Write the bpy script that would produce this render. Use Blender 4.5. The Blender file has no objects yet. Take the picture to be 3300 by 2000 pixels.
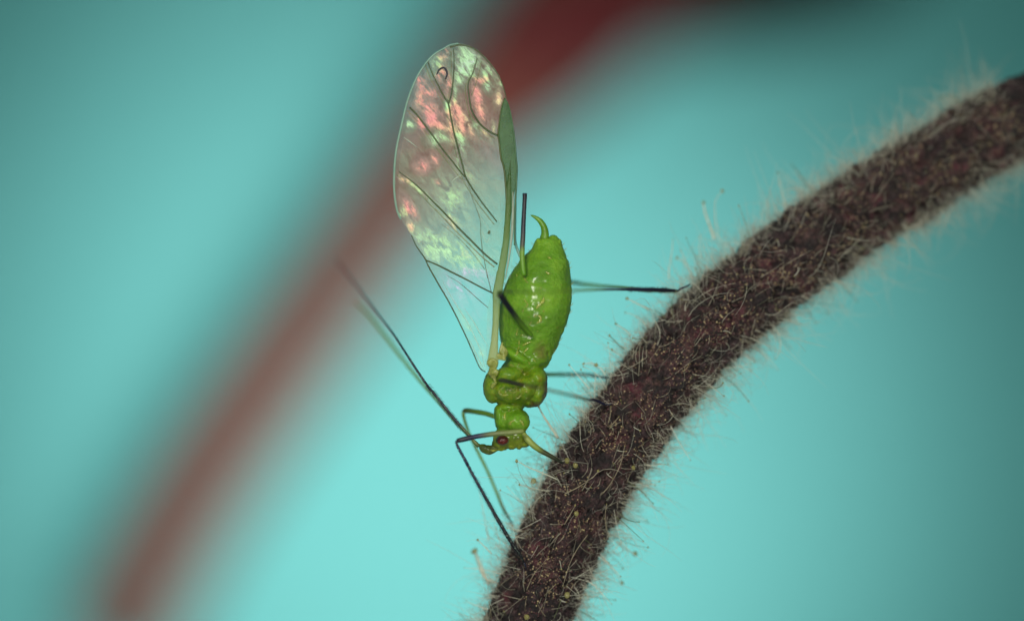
import bpy, bmesh, math, random
import numpy as np
from mathutils import Vector, Matrix, noise
rnd = random.Random(7)
sc = bpy.context.scene
COL = sc.collection

# ------------------------------------------------------------------ camera, world, lamps, exposure
D = 120.0                      # camera distance to the plane in focus (the plane y = 0)
cam = bpy.data.cameras.new('camera'); camo = bpy.data.objects.new('camera', cam); COL.objects.link(camo)
camo.location = (0, -D, 0); camo.rotation_euler = (math.radians(90), 0, 0)
cam.lens = 50; cam.sensor_width = 50 * 33.0 / D; cam.clip_end = 2000; cam.clip_start = 1
cam.dof.use_dof = True; cam.dof.focus_distance = D - 0.25; cam.dof.aperture_fstop = 0.05 / 6.5
sc.camera = camo
w = bpy.data.worlds.new('World'); sc.world = w; w.use_nodes = True
w.node_tree.nodes['Background'].inputs[0].default_value = (0.75, 0.95, 0.92, 1)
w.node_tree.nodes['Background'].inputs[1].default_value = 0.18
sc.view_settings.view_transform = 'Standard'; sc.view_settings.look = 'None'
sc.view_settings.exposure = 0; sc.view_settings.gamma = 1
sc.cycles.use_denoising = True
sc.cycles.transparent_max_bounces = 24; sc.cycles.max_bounces = 8

def aim(o, target):
    o.rotation_euler = (Vector(target) - o.location).to_track_quat('-Z', 'Y').to_euler()
def area(name, loc, target, size, power, colour):
    l = bpy.data.lights.new(name, 'AREA'); l.size = size; l.energy = power; l.color = colour
    o = bpy.data.objects.new(name, l); COL.objects.link(o); o.location = loc; aim(o, target); return o
# two gooseneck lamps of the microscope, left and right of the lens
area('key_lamp', (-11, -62, 19), (1, 0, 0), 14, 30000, (1.0, 0.95, 0.84))
area('side_lamp', (15, -64, -7), (1, 0, 0), 9, 13000, (1.0, 0.94, 0.84))
# the lamp that lights the paper behind
sp = bpy.data.lights.new('backdrop_lamp', 'SPOT'); sp.energy = 9.7e5; sp.spot_size = math.radians(50); sp.spot_blend = 1.0
sp.color = (1, 1, 1); sp.shadow_soft_size = 22
spo = bpy.data.objects.new('backdrop_lamp', sp); COL.objects.link(spo); spo.location = (-6, 110, -29); aim(spo, (-8, 260, -15))
# added fill spot with no seen source, brightens the plants far behind the insect
fl_ = bpy.data.lights.new('far_plant_fill', 'SPOT'); fl_.energy = 1.4e4; fl_.spot_size = math.radians(110); fl_.spot_blend = .6; fl_.shadow_soft_size = 10
flo = bpy.data.objects.new('far_plant_fill', fl_); COL.objects.link(flo); flo.location = (-44, 200, 37); aim(flo, (-12, 236, 6))

# ------------------------------------------------------------------ pixel -> place  (photo of 3300 x 2000, 100 px a unit at the focus plane)
CR = dict(A=(930, 0, 2.1325), B=(1230, 120, 3.732), C=(1230, 500, 3.732), D=(1230, 800, 3.317), E=(1500, 650, 2.986),
          F=(1400, 1100, 3.318), G=(1700, 550, 1.991), H=(1350, 1300, 2.133), I=(1000, 780, 2.4086), J=(1900, 850, 3.317),
          K=(1450, 1650, 4.266), S=(0, 0, 1.0))
def src(c, x, y):
    ox, oy, s = CR[c]; return ox + x / s, oy + y / s
def at(px, py, y=0.0):
    k = (D + y) / D
    return Vector(((px - 1650) / 100 * k, y, (1000 - py) / 100 * k))
def pt(c, x, y, d=0.0):
    return at(*src(c, x, y), d)
def pts(c, lst, d=0.0):
    return [pt(c, p[0], p[1], p[2] if len(p) > 2 else d) for p in lst]

# ------------------------------------------------------------------ object helpers
def link(o, parent=None):
    COL.objects.link(o)
    if parent is not None:
        o.parent = parent
        o.matrix_parent_inverse = Matrix.Translation(-ROOTS.get(parent.name, Vector((0, 0, 0))))
ROOTS = {}
def empty(name, loc):
    o = bpy.data.objects.new(name, None); COL.objects.link(o); o.location = loc; ROOTS[o.name] = Vector(loc); o.empty_display_size = .2
    return o
def mesh(name, v, f, mat, parent=None, smooth=True, label=None):
    m = bpy.data.meshes.new(name); m.from_pydata([tuple(p) for p in v], [], f); m.update()
    if smooth: m.shade_smooth()
    m.materials.append(mat)
    o = bpy.data.objects.new(name, m); link(o, parent)
    if label: o['label'] = label
    return o
def tag(o, label=None, cat=None, group=None, kind=None):
    for k, x in (('label', label), ('category', cat), ('group', group), ('kind', kind)):
        if x: o[k] = x
    return o
def spline(p, n):
    """Catmull-Rom through p (vectors of any length), n points"""
    p = [np.array(q, float) for q in p]
    if len(p) == 2: return [p[0] + (p[1] - p[0]) * i / (n - 1) for i in range(n)]
    seg = [0.0]
    for a, b in zip(p, p[1:]): seg.append(seg[-1] + max(1e-6, np.linalg.norm((b - a)[:3])))
    ext = [2 * p[0] - p[1]] + p + [2 * p[-1] - p[-2]]
    out = []
    for i in range(n):
        t = seg[-1] * i / (n - 1); k = 0
        while k < len(p) - 2 and t > seg[k + 1]: k += 1
        u = (t - seg[k]) / (seg[k + 1] - seg[k])
        a, b, c, d = ext[k:k + 4]
        out.append(0.5 * (2 * b + (c - a) * u + (2 * a - 5 * b + 4 * c - d) * u * u + (3 * b - a - 3 * c + d) * u ** 3))
    return out
def tube_vf(P, R, sides=8, cap=True, v=None, f=None):
    v = [] if v is None else v; f = [] if f is None else f
    P = [Vector(p) for p in P]; n = len(P); base = len(v)
    t0 = (P[1] - P[0]).normalized(); nrm = t0.orthogonal().normalized()
    for i in range(n):
        t = (P[min(i + 1, n - 1)] - P[max(i - 1, 0)])
        t = t.normalized() if t.length > 1e-9 else t0
        nrm = (nrm - t * nrm.dot(t)).normalized(); b = t.cross(nrm)
        for k in range(sides):
            a = 2 * math.pi * k / sides
            v.append(P[i] + (nrm * math.cos(a) + b * math.sin(a)) * R[i])
    for i in range(n - 1):
        for k in range(sides):
            a = base + i * sides + k; c = base + i * sides + (k + 1) % sides
            f.append((a, c, c + sides, a + sides))
    if cap:
        f.append(tuple(base + k for k in range(sides))[::-1]); f.append(tuple(base + (n - 1) * sides + k for k in range(sides)))
    return v, f
def tube(name, ctrl, mat, parent=None, n=40, sides=10, label=None, rough=0.0, step=.06, wob=0.0):
    """ctrl: list of (Vector, radius)"""
    q = spline([list(p) + [r] for p, r in ctrl], n)
    P = [Vector(x[:3]) for x in q]; R = [max(.002, x[3] * 1.22) for x in q]
    if wob:
        P = [p + Vector((noise.noise(p * 1.3), 0, noise.noise(p * 1.3 + Vector((9, 2, 5))))) * wob for p in P]
    # rounded ends
    R[0] *= .55; R[-1] *= .55
    if rough: R = [r * (1 + rough * (1 if i % 2 else -1) + rough * .6 * rnd.uniform(-1, 1)) for i, r in enumerate(R)]
    v, f = tube_vf(P, R, sides)
    if rough:
        for i in range(len(v)):
            v[i] = v[i] + Vector((rnd.uniform(-1, 1), rnd.uniform(-1, 1), rnd.uniform(-1, 1))) * rough * .05
    return mesh(name, v, f, mat, parent, True, label)
def ellip(c, rx, rz, ry, tilt=0.0, v=None, f=None, nu=28, nv=16):
    """closed ellipsoid, tilt about the depth axis"""
    base = len(v); c = Vector(c); M = Matrix.Rotation(tilt, 3, 'Y')
    v.append(c + M @ Vector((0, 0, rz)))
    for j in range(1, nv):
        th = math.pi * j / nv
        for i in range(nu):
            a = 2 * math.pi * i / nu
            v.append(c + M @ Vector((rx * math.sin(th) * math.cos(a), ry * math.sin(th) * math.sin(a), rz * math.cos(th))))
    v.append(c + M @ Vector((0, 0, -rz)))
    for i in range(nu):
        f.append((base, base + 1 + (i + 1) % nu, base + 1 + i)[::-1])
        f.append((base + 1 + (nv - 2) * nu + i, base + 1 + (nv - 2) * nu + (i + 1) % nu, len(v) - 1)[::-1])
    for j in range(nv - 2):
        for i in range(nu):
            a = base + 1 + j * nu + i; b = base + 1 + j * nu + (i + 1) % nu
            f.append((a, b, b + nu, a + nu)[::-1])

# ------------------------------------------------------------------ materials
def mat(name):
    m = bpy.data.materials.new(name); m.use_nodes = True
    nt = m.node_tree; return m, nt, nt.nodes, nt.links, nt.nodes['Principled BSDF']
def srgb(r, g, b):
    return tuple(((c / 255) / 12.92 if c / 255 <= .04045 else ((c / 255 + .055) / 1.055) ** 2.4) for c in (r, g, b)) + (1,)
def nz(nodes, links, scale, detail=6, rough=.6, vec=None, dist=0.0):
    n = nodes.new('ShaderNodeTexNoise'); n.inputs['Scale'].default_value = scale; n.inputs['Detail'].default_value = detail
    n.inputs['Roughness'].default_value = rough; n.inputs['Distortion'].default_value = dist
    if vec is not None: links.new(vec, n.inputs['Vector'])
    return n
def ramp(nodes, links, fac, stops):
    r = nodes.new('ShaderNodeValToRGB'); e = r.color_ramp.elements
    while len(e) < len(stops): e.new(.5)
    for el, (p, c) in zip(e, stops): el.position = p; el.color = c
    links.new(fac, r.inputs[0]); return r
def mixc(nodes, links, fac, a, b, mode='MIX'):
    m = nodes.new('ShaderNodeMix'); m.data_type = 'RGBA'; m.blend_type = mode
    for s, x in ((m.inputs[0], fac), (m.inputs[6], a), (m.inputs[7], b)):
        if isinstance(x, (tuple, float, int)): s.default_value = x
        else: links.new(x, s)
    return m.outputs[2]
def bump(nodes, links, h, strength, dist, nrm=None):
    b = nodes.new('ShaderNodeBump'); b.inputs['Strength'].default_value = strength; b.inputs['Distance'].default_value = dist
    links.new(h, b.inputs['Height'])
    if nrm is not None: links.new(nrm, b.inputs['Normal'])
    return b.outputs[0]
def coord(nodes):
    return nodes.new('ShaderNodeTexCoord').outputs['Object']

def simple(name, c1, c2, scale=3.0, rough=.4, sss=0.0, sssr=(.3, .5, .1), coat=0.0, bs=.2, bscale=12., alpha=1.0, spec=.5):
    m, nt, N, L, B = mat(name); co = coord(N)
    n = nz(N, L, scale, vec=co); r = ramp(N, L, n.outputs[0], [(.3, c1), (.7, c2)])
    L.new(r.outputs[0], B.inputs['Base Color']); B.inputs['Roughness'].default_value = rough
    B.inputs['Specular IOR Level'].default_value = spec
    B.inputs['Subsurface Weight'].default_value = sss; B.inputs['Subsurface Radius'].default_value = sssr; B.inputs['Subsurface Scale'].default_value = .5
    B.inputs['Coat Weight'].default_value = coat; B.inputs['Coat Roughness'].default_value = .12
    B.inputs['Alpha'].default_value = alpha
    n2 = nz(N, L, bscale, vec=co); L.new(bump(N, L, n2.outputs[0], bs, .05), B.inputs['Normal'])
    return m

M_black = simple('dark_cuticle', srgb(16, 18, 34), srgb(34, 38, 62), rough=.42, bs=.6, bscale=14)
M_green = simple('green_cuticle', srgb(70, 118, 20), srgb(104, 150, 40), rough=.35, sss=.5, bs=.3)
M_pale = simple('pale_green_cuticle', srgb(130, 155, 70), srgb(150, 170, 95), rough=.35, sss=.4, alpha=.92)
M_olive = simple('olive_cuticle', srgb(78, 92, 40), srgb(96, 110, 60), rough=.4, sss=.3)
M_amber = simple('amber_sclerite', srgb(122, 132, 44), srgb(172, 178, 104), scale=5, alpha=.88, rough=.25, sss=.4, bs=.8, bscale=6)
M_vein = simple('wing_vein', srgb(42, 60, 26), srgb(70, 90, 44), rough=.4)
M_vein_pale = simple('pale_wing_vein', srgb(120, 132, 78), srgb(140, 150, 96), rough=.4, alpha=.45)
M_fold = simple('wing_fold', srgb(190, 215, 190), srgb(205, 225, 200), rough=.3, alpha=.28)
M_eye = simple('red_eye', srgb(66, 12, 6), srgb(112, 26, 14), scale=14, rough=.16, coat=.6, bs=.5, bscale=22)

def gradient_leg(name, p0, p1, stops, alpha=1.0, bs=.5, spots=False):
    """colour of a limb changes from its green joint to its dark end: stops along the line p0-p1"""
    m, nt, N, L, B = mat(name); co = coord(N)
    d = p1 - p0; ln = d.length; d.normalize()
    dot = N.new('ShaderNodeVectorMath'); dot.operation = 'DOT_PRODUCT'; L.new(co, dot.inputs[0]); dot.inputs[1].default_value = d
    mr = N.new('ShaderNodeMapRange'); L.new(dot.outputs['Value'], mr.inputs[0])
    mr.inputs[1].default_value = p0.dot(d); mr.inputs[2].default_value = p0.dot(d) + ln
    n = nz(N, L, 2.5, vec=co)
    ad = N.new('ShaderNodeMath'); ad.operation = 'MULTIPLY_ADD'; L.new(n.outputs[0], ad.inputs[0]); ad.inputs[1].default_value = .12
    L.new(mr.outputs[0], ad.inputs[2])
    r = ramp(N, L, ad.outputs[0], stops)
    c = r.outputs[0]
    if spots:
        s = nz(N, L, 22, 2, .5, vec=co); sr = ramp(N, L, s.outputs[0], [(.60, (0, 0, 0, 1)), (.68, (1, 1, 1, 1))])
        c = mixc(N, L, sr.outputs[0], c, srgb(120, 132, 120))
    L.new(c, B.inputs['Base Color']); B.inputs['Roughness'].default_value = .4; B.inputs['Alpha'].default_value = alpha
    if alpha >= 1: L.new(r.outputs[1], B.inputs['Alpha'])
    n2 = nz(N, L, 16, vec=co); L.new(bump(N, L, n2.outputs[0], bs, .04), B.inputs['Normal'])
    return m

# ------------------------------------------------------------------ background: paper, blurred plants
def backdrop():
    m, nt, N, L, B = mat('turquoise_paper'); co = coord(N)
    n = nz(N, L, .05, 4, vec=co); r = ramp(N, L, n.outputs[0], [(.3, (.176, .575, .548, 1)), (.7, (.186, .595, .565, 1))])
    L.new(r.outputs[0], B.inputs['Base Color']); B.inputs['Roughness'].default_value = .9; B.inputs['Specular IOR Level'].default_value = .1
    f2 = nz(N, L, 2, 6, vec=co); L.new(bump(N, L, f2.outputs[0], .2, .1), B.inputs['Normal'])
    v = []; f = []; nx, nzz = 30, 20
    for j in range(nzz + 1):
        for i in range(nx + 1):
            X = -260 + 520 * i / nx; Z = -180 + 360 * j / nzz
            v.append((X, 260 + .6 * math.sin(X * .03) * math.cos(Z * .04), Z))
    for j in range(nzz):
        for i in range(nx):
            a = j * (nx + 1) + i; f.append((a, a + 1, a + nx + 2, a + nx + 1))
    tag(mesh('backdrop', v, f, m), 'turquoise blue paper sheet far behind the stem, out of focus', kind='structure')
backdrop()
BY = 236.0
def far_plants():
    red = simple('far_red_stem', srgb(92, 14, 20), srgb(112, 24, 22), scale=.15, rough=.7, bs=.6, bscale=.8)
    br = simple('far_brown_stem', srgb(104, 50, 36), srgb(120, 62, 46), scale=.15, rough=.7, bs=.6, bscale=.8)
    gr = simple('far_leaf', srgb(26, 40, 26), srgb(48, 30, 26), scale=.12, rough=.7, bs=.6, bscale=.8)
    k = (D + BY) / D
    def bs(px, py, r, dy=0): return (at(px, py, BY + dy), r * k)
    t = tube('blurred_twig', [bs(350, 2150, 1.2), bs(640, 1620, 1.2), bs(935, 1180, 1.2), bs(1180, 830, 1.2), bs(1400, 520, 1.45), bs(1640, 270, 2.0), bs(1790, 110, 2.3), bs(2000, -120, 2.2), bs(2300, -500, 1.4)], br, n=60, sides=24)
    tag(t, 'brownish red twig running diagonally far behind the wing, blurred', 'stem')
    # red leaf with depth, top middle
    v = []; f = []
    ellip(at(1930, 60, BY - 8), 4.4 * k, 2.0 * k, 4.6, math.radians(-24), v, f)
    for i in range(len(v)): v[i] = v[i] + Vector((noise.noise(v[i] * .2), noise.noise(v[i] * .2 + Vector((4, 4, 4))), noise.noise(v[i] * .2 + Vector((8, 1, 3))))) * 2.0
    tag(mesh('blurred_bud', v, f, red), 'deep red bud at the top of the blurred stem', 'bud')
    v = []; f = []
    ellip(at(2420, -70, BY - 4), 5.6 * k, 2.1 * k, 3.6, math.radians(-12), v, f)
    for i in range(len(v)): v[i] = v[i] + Vector((noise.noise(v[i] * .2), noise.noise(v[i] * .2 + Vector((4, 4, 4))), noise.noise(v[i] * .2 + Vector((8, 1, 3))))) * 2.4
    tag(mesh('blurred_leaf', v, f, gr), 'very dark green leaf in the top right corner, blurred', 'leaf')
far_plants()

# ------------------------------------------------------------------ the hairy stem
SP = [(1330, 3300, 2.0), (1560, 2450, 1.9), (1700, 2000, 1.7), (1825, 1702, 1.5), (1968, 1440, 1.4), (2180, 1160, 1.7), (2365, 985, 2.2), (2600, 800, 2.9), (2900, 600, 3.8), (3250, 400, 4.8), (3700, 180, 6.0)]
stem_pts = [Vector(q) for q in spline([list(at(x, y, d)) for x, y, d in SP], 620)]
def stem_rad(i):
    return 1.31 + .06 * noise.noise(stem_pts[i] * .5)
def frames(P):
    out = []; n = len(P); nrm = Vector((0, -1, 0))
    for i in range(n):
        t = (P[min(i + 1, n - 1)] - P[max(i - 1, 0)]).normalized()
        nn = (nrm - t * nrm.dot(t)).normalized(); out.append((t, nn, t.cross(nn)))
    return out
SF = frames(stem_pts)
def stem_surface(i, a):
    """point and normal on the stem; a = 0 faces the camera"""
    t, n, b = SF[i]; d = n * math.cos(a) + b * math.sin(a)
    q = stem_pts[i] * 1.0 + d
    r = stem_rad(i) + .05 * math.cos(a * 5 + noise.noise(stem_pts[i] * .4) * 3) + .05 * noise.noise(Vector((a * 3, i * .03, 0)))
    return stem_pts[i] + d * r, d
def stem():
    m, nt, N, L, B = mat('purple_stem_skin'); co = coord(N)
    n1 = nz(N, L, .9, 5, .6, co); n2 = nz(N, L, 9, 6, .75, co); n3 = nz(N, L, 28, 3, .6, co)
    c1 = ramp(N, L, n1.outputs[0], [(.36, srgb(20, 10, 14)), (.46, srgb(66, 34, 36)), (.54, srgb(86, 62, 44)), (.64, srgb(120, 24, 52))])
    c2 = ramp(N, L, n2.outputs[0], [(.40, srgb(8, 5, 8)), (.52, srgb(74, 46, 58)), (.66, srgb(134, 106, 108))])
    c = mixc(N, L, .55, c1.outputs[0], c2.outputs[0])
    s = ramp(N, L, n3.outputs[0], [(.60, (0, 0, 0, 1)), (.72, (1, 1, 1, 1))])
    c = mixc(N, L, s.outputs[0], c, srgb(165, 140, 115))
    n4 = nz(N, L, 2.6, 4, .6, co); k4 = ramp(N, L, n4.outputs[0], [(.42, (.93, .93, .93, 1)), (.60, (.15, .15, .15, 1))])
    c = mixc(N, L, k4.outputs[0], c, (0.004, 0.002, 0.003, 1))
    L.new(c, B.inputs['Base Color']); B.inputs['Roughness'].default_value = .5
    B.inputs['Specular IOR Level'].default_value = .6
    b1 = bump(N, L, n2.outputs[0], .9, .12); L.new(bump(N, L, n3.outputs[0], .8, .05, b1), B.inputs['Normal'])
    v = []; f = []; S = 150; n = len(stem_pts)
    for i in range(n):
        for k in range(S):
            a = 2 * math.pi * k / S; p, d = stem_surface(i, a)
            h = .13 * noise.noise(p * 1.9) + .12 * noise.noise(p * 5.5) + .06 * noise.noise(p * 15)
            v.append(p + d * h)
    for i in range(n - 1):
        for k in range(S):
            a = i * S + k; c_ = i * S + (k + 1) % S; f.append((a, c_, c_ + S, a + S))
    return mesh('skin', v, f, m)
stem_root = empty('hairy_stem', at(1560, 2450, 1.9))
tag(stem_root, 'dark purple brown plant stem covered in fine pale hairs, in focus at the right', 'stem')
sk = stem(); sk.parent = stem_root; sk.matrix_parent_inverse = Matrix.Translation(-ROOTS[stem_root.name])

def hair_mat(name, c1, c2, alpha, rough=.25, trans=.5):
    m, nt, N, L, B = mat(name); co = coord(N)
    n = nz(N, L, 4, 3, vec=co); r = ramp(N, L, n.outputs[0], [(.3, c1), (.7, c2)])
    L.new(r.outputs[0], B.inputs['Base Color']); B.inputs['Roughness'].default_value = rough
    tr = N.new('ShaderNodeBsdfTranslucent'); L.new(r.outputs[0], tr.inputs[0])
    mx = N.new('ShaderNodeMixShader'); mx.inputs[0].default_value = trans; L.new(B.outputs[0], mx.inputs[1]); L.new(tr.outputs[0], mx.inputs[2])
    tp = N.new('ShaderNodeBsdfTransparent'); m2 = N.new('ShaderNodeMixShader'); m2.inputs[0].default_value = alpha
    L.new(tp.outputs[0], m2.inputs[1]); L.new(mx.outputs[0], m2.inputs[2]); L.new(m2.outputs[0], N['Material Output'].inputs[0])
    return m
M_haze = hair_mat('thin_down', srgb(215, 212, 200), srgb(245, 242, 230), .55)
M_stand = hair_mat('standing_hair', srgb(225, 226, 205), srgb(250, 250, 235), .85, .12, .35)
M_fuzz = hair_mat('pale_fuzz', srgb(190, 185, 165), srgb(235, 230, 210), .7)
M_dfuzz = hair_mat('dark_fuzz', srgb(10, 6, 8), srgb(40, 26, 26), .95, .5, .1)
M_hair = hair_mat('glassy_hair', srgb(195, 195, 165), srgb(240, 238, 215), .5, .15)
M_front = hair_mat('lying_hair', srgb(150, 138, 112), srgb(210, 200, 172), .62, .15, .3)
M_gland = hair_mat('yellow_gland', srgb(165, 160, 90), srgb(205, 198, 140), .6, .1)
M_dhair = hair_mat('greenish_hair', srgb(120, 135, 100), srgb(160, 165, 120), .75, .25)

def hair_pts(p, d, t, ln, curl, n, lean):
    """a hair that leaves the surface at p along d and bends"""
    side = d.cross(t).normalized(); out = []; cur = Vector(p) - d * .05; dr = (d + t * lean + side * rnd.gauss(0, .35)).normalized()
    ax = Vector((rnd.gauss(0, 1), rnd.gauss(0, 1), rnd.gauss(0, 1))).normalized()
    st = ln / (n - 1); cv = curl * rnd.gauss(0, 1)
    for i in range(n):
        out.append(cur.copy()); cur = cur + dr * st; dr = (dr + ax.cross(dr) * cv * st / max(ln, .01) + Vector((rnd.gauss(0, 1), rnd.gauss(0, 1), rnd.gauss(0, 1))) * .04).normalized()
    return out
def rand_surface(lo=60, hi=None):
    i = rnd.randrange(lo, hi or len(stem_pts) - 5); a = rnd.uniform(-math.pi, math.pi)
    return i, a
def fuzz(name, count, lmin, lmax, r, material, label, nseg=5, curl=1.2, lean=.2, front=None, clump=0, sides=False, lift=False, spread=.55):
    v = []; f = []
    for _ in range(count):
        i, a = rand_surface(90, 540)
        if front is not None: a = rnd.gauss(0, front)
        if sides: a = rnd.choice((-1, 1)) * rnd.gauss(1.57, .45)
        p, d = stem_surface(i, a); t = SF[i][0]
        if clump and noise.noise(p * 3.4) + .35 * rnd.uniform(-1, 1) < clump * .25: continue
        if lift: d2 = d
        elif front is None:
            d2 = d
        else: d2 = (d * .35 + SF[i][2] * rnd.gauss(0, .35) + t * rnd.gauss(.4, .9)).normalized()
        ln = rnd.uniform(lmin, lmax) * (1 if rnd.random() < .8 else 1.5)
        P = hair_pts(p, d2, t, ln, curl, nseg, rnd.gauss(lean, spread))
        tube_vf(P, [r * (1 - .8 * k / (nseg - 1)) for k in range(nseg)], 3, False, v, f)
    o = mesh(name, v, f, material, stem_root, True, label); o['kind'] = 'stuff'; return o
fuzz('down', 1900, .12, .36, .009, M_fuzz, 'short pale down all over the stem', clump=.6)
fuzz('edge_down', 19000, .3, 1.0, .0075, M_haze, 'longer pale down that stands off both edges of the stem', nseg=6, curl=2.0, sides=True, clump=.3, spread=.95)
fuzz('dark_down', 30000, .08, .28, .026, M_dfuzz, 'dark bristles close to the stem skin', nseg=4, clump=.9)
fuzz('long_down', 2300, .5, 2.0, .0105, M_stand, 'long fine wavy hairs standing off the stem', nseg=8, curl=2.2, spread=.8, sides=True)
fuzz('lying_down', 650, .4, 1.2, .010, M_hair, 'long fine hairs over the front of the stem', nseg=8, curl=2.2, spread=.9)
fuzz('flat_down', 380, .25, .9, .017, M_fuzz, 'pale hairs lying along the front of the stem', nseg=6, curl=1.4, front=1.0)
def warts():
    m, nt, N, L, B = mat('wart'); co = coord(N)
    n = nz(N, L, 11, 2, .5, co); r = ramp(N, L, n.outputs[0], [(.38, srgb(20, 12, 14)), (.47, srgb(84, 36, 48)), (.54, srgb(96, 78, 66)), (.70, srgb(186, 172, 126))])
    L.new(r.outputs[0], B.inputs['Base Color']); B.inputs['Roughness'].default_value = .3
    v = []; f = []
    for _ in range(15000):
        i = rnd.randrange(90, 540); a = rnd.gauss(0, .8); p, d = stem_surface(i, a)
        if noise.noise(p * 1.1 + Vector((3, 0, 0))) + .3 * rnd.uniform(-1, 1) < -.02: continue
        p = p + d * (.13 * noise.noise(p * 1.9) + .12 * noise.noise(p * 5.5) + .01); r_ = rnd.uniform(.014, .036)
        t, q = SF[i][0], d.cross(SF[i][0]); b = len(v)
        for (x, y, z) in ((1, 0, 0), (.3, .95, 0), (-.8, .6, 0), (-.8, -.6, 0), (.3, -.95, 0), (.45, .3, .8), (-.3, .45, .85), (-.2, -.5, .8)): v.append(p + (t * x * 1.3 + q * y + d * z) * r_)
        f += [(b, b + 1, b + 5), (b + 1, b + 6, b + 5), (b + 1, b + 2, b + 6), (b + 2, b + 3, b + 6), (b + 3, b + 7, b + 6), (b + 3, b + 4, b + 7), (b + 4, b, b + 7), (b, b + 5, b + 7), (b + 5, b + 6, b + 7)]
    o = mesh('warts', v, f, m, stem_root, True, 'tiny glossy warts on the front of the stem'); o['kind'] = 'stuff'
warts()
def ball(c, r, v, f):
    ellip(c, r, r * 1.15, r, rnd.uniform(-.6, .6), v, f, 12, 8)
def gland_hair(P, r, head, material=None, gm=None):
    v = []; f = []; n = len(P)
    q = spline([list(x) for x in P], 16)
    tube_vf([Vector(x) for x in q], [r * .85 * (1.35 - .75 * k / 15) for k in range(16)], 6, True, v, f)
    o = mesh('gland_hair', v, f, material or M_hair, stem_root)
    v = []; f = []; head *= .68; ball(Vector(q[-1]), head, v, f)
    for k_ in range(len(v)): v[k_] = v[k_] + Vector((noise.noise(v[k_] * 9), noise.noise(v[k_] * 9 + Vector((5, 5, 5))), 0)) * head * .35
    h = mesh('gland', v, f, gm or M_gland, None)
    h.parent = o; h.matrix_parent_inverse = Matrix.Identity(4)
    return o
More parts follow.
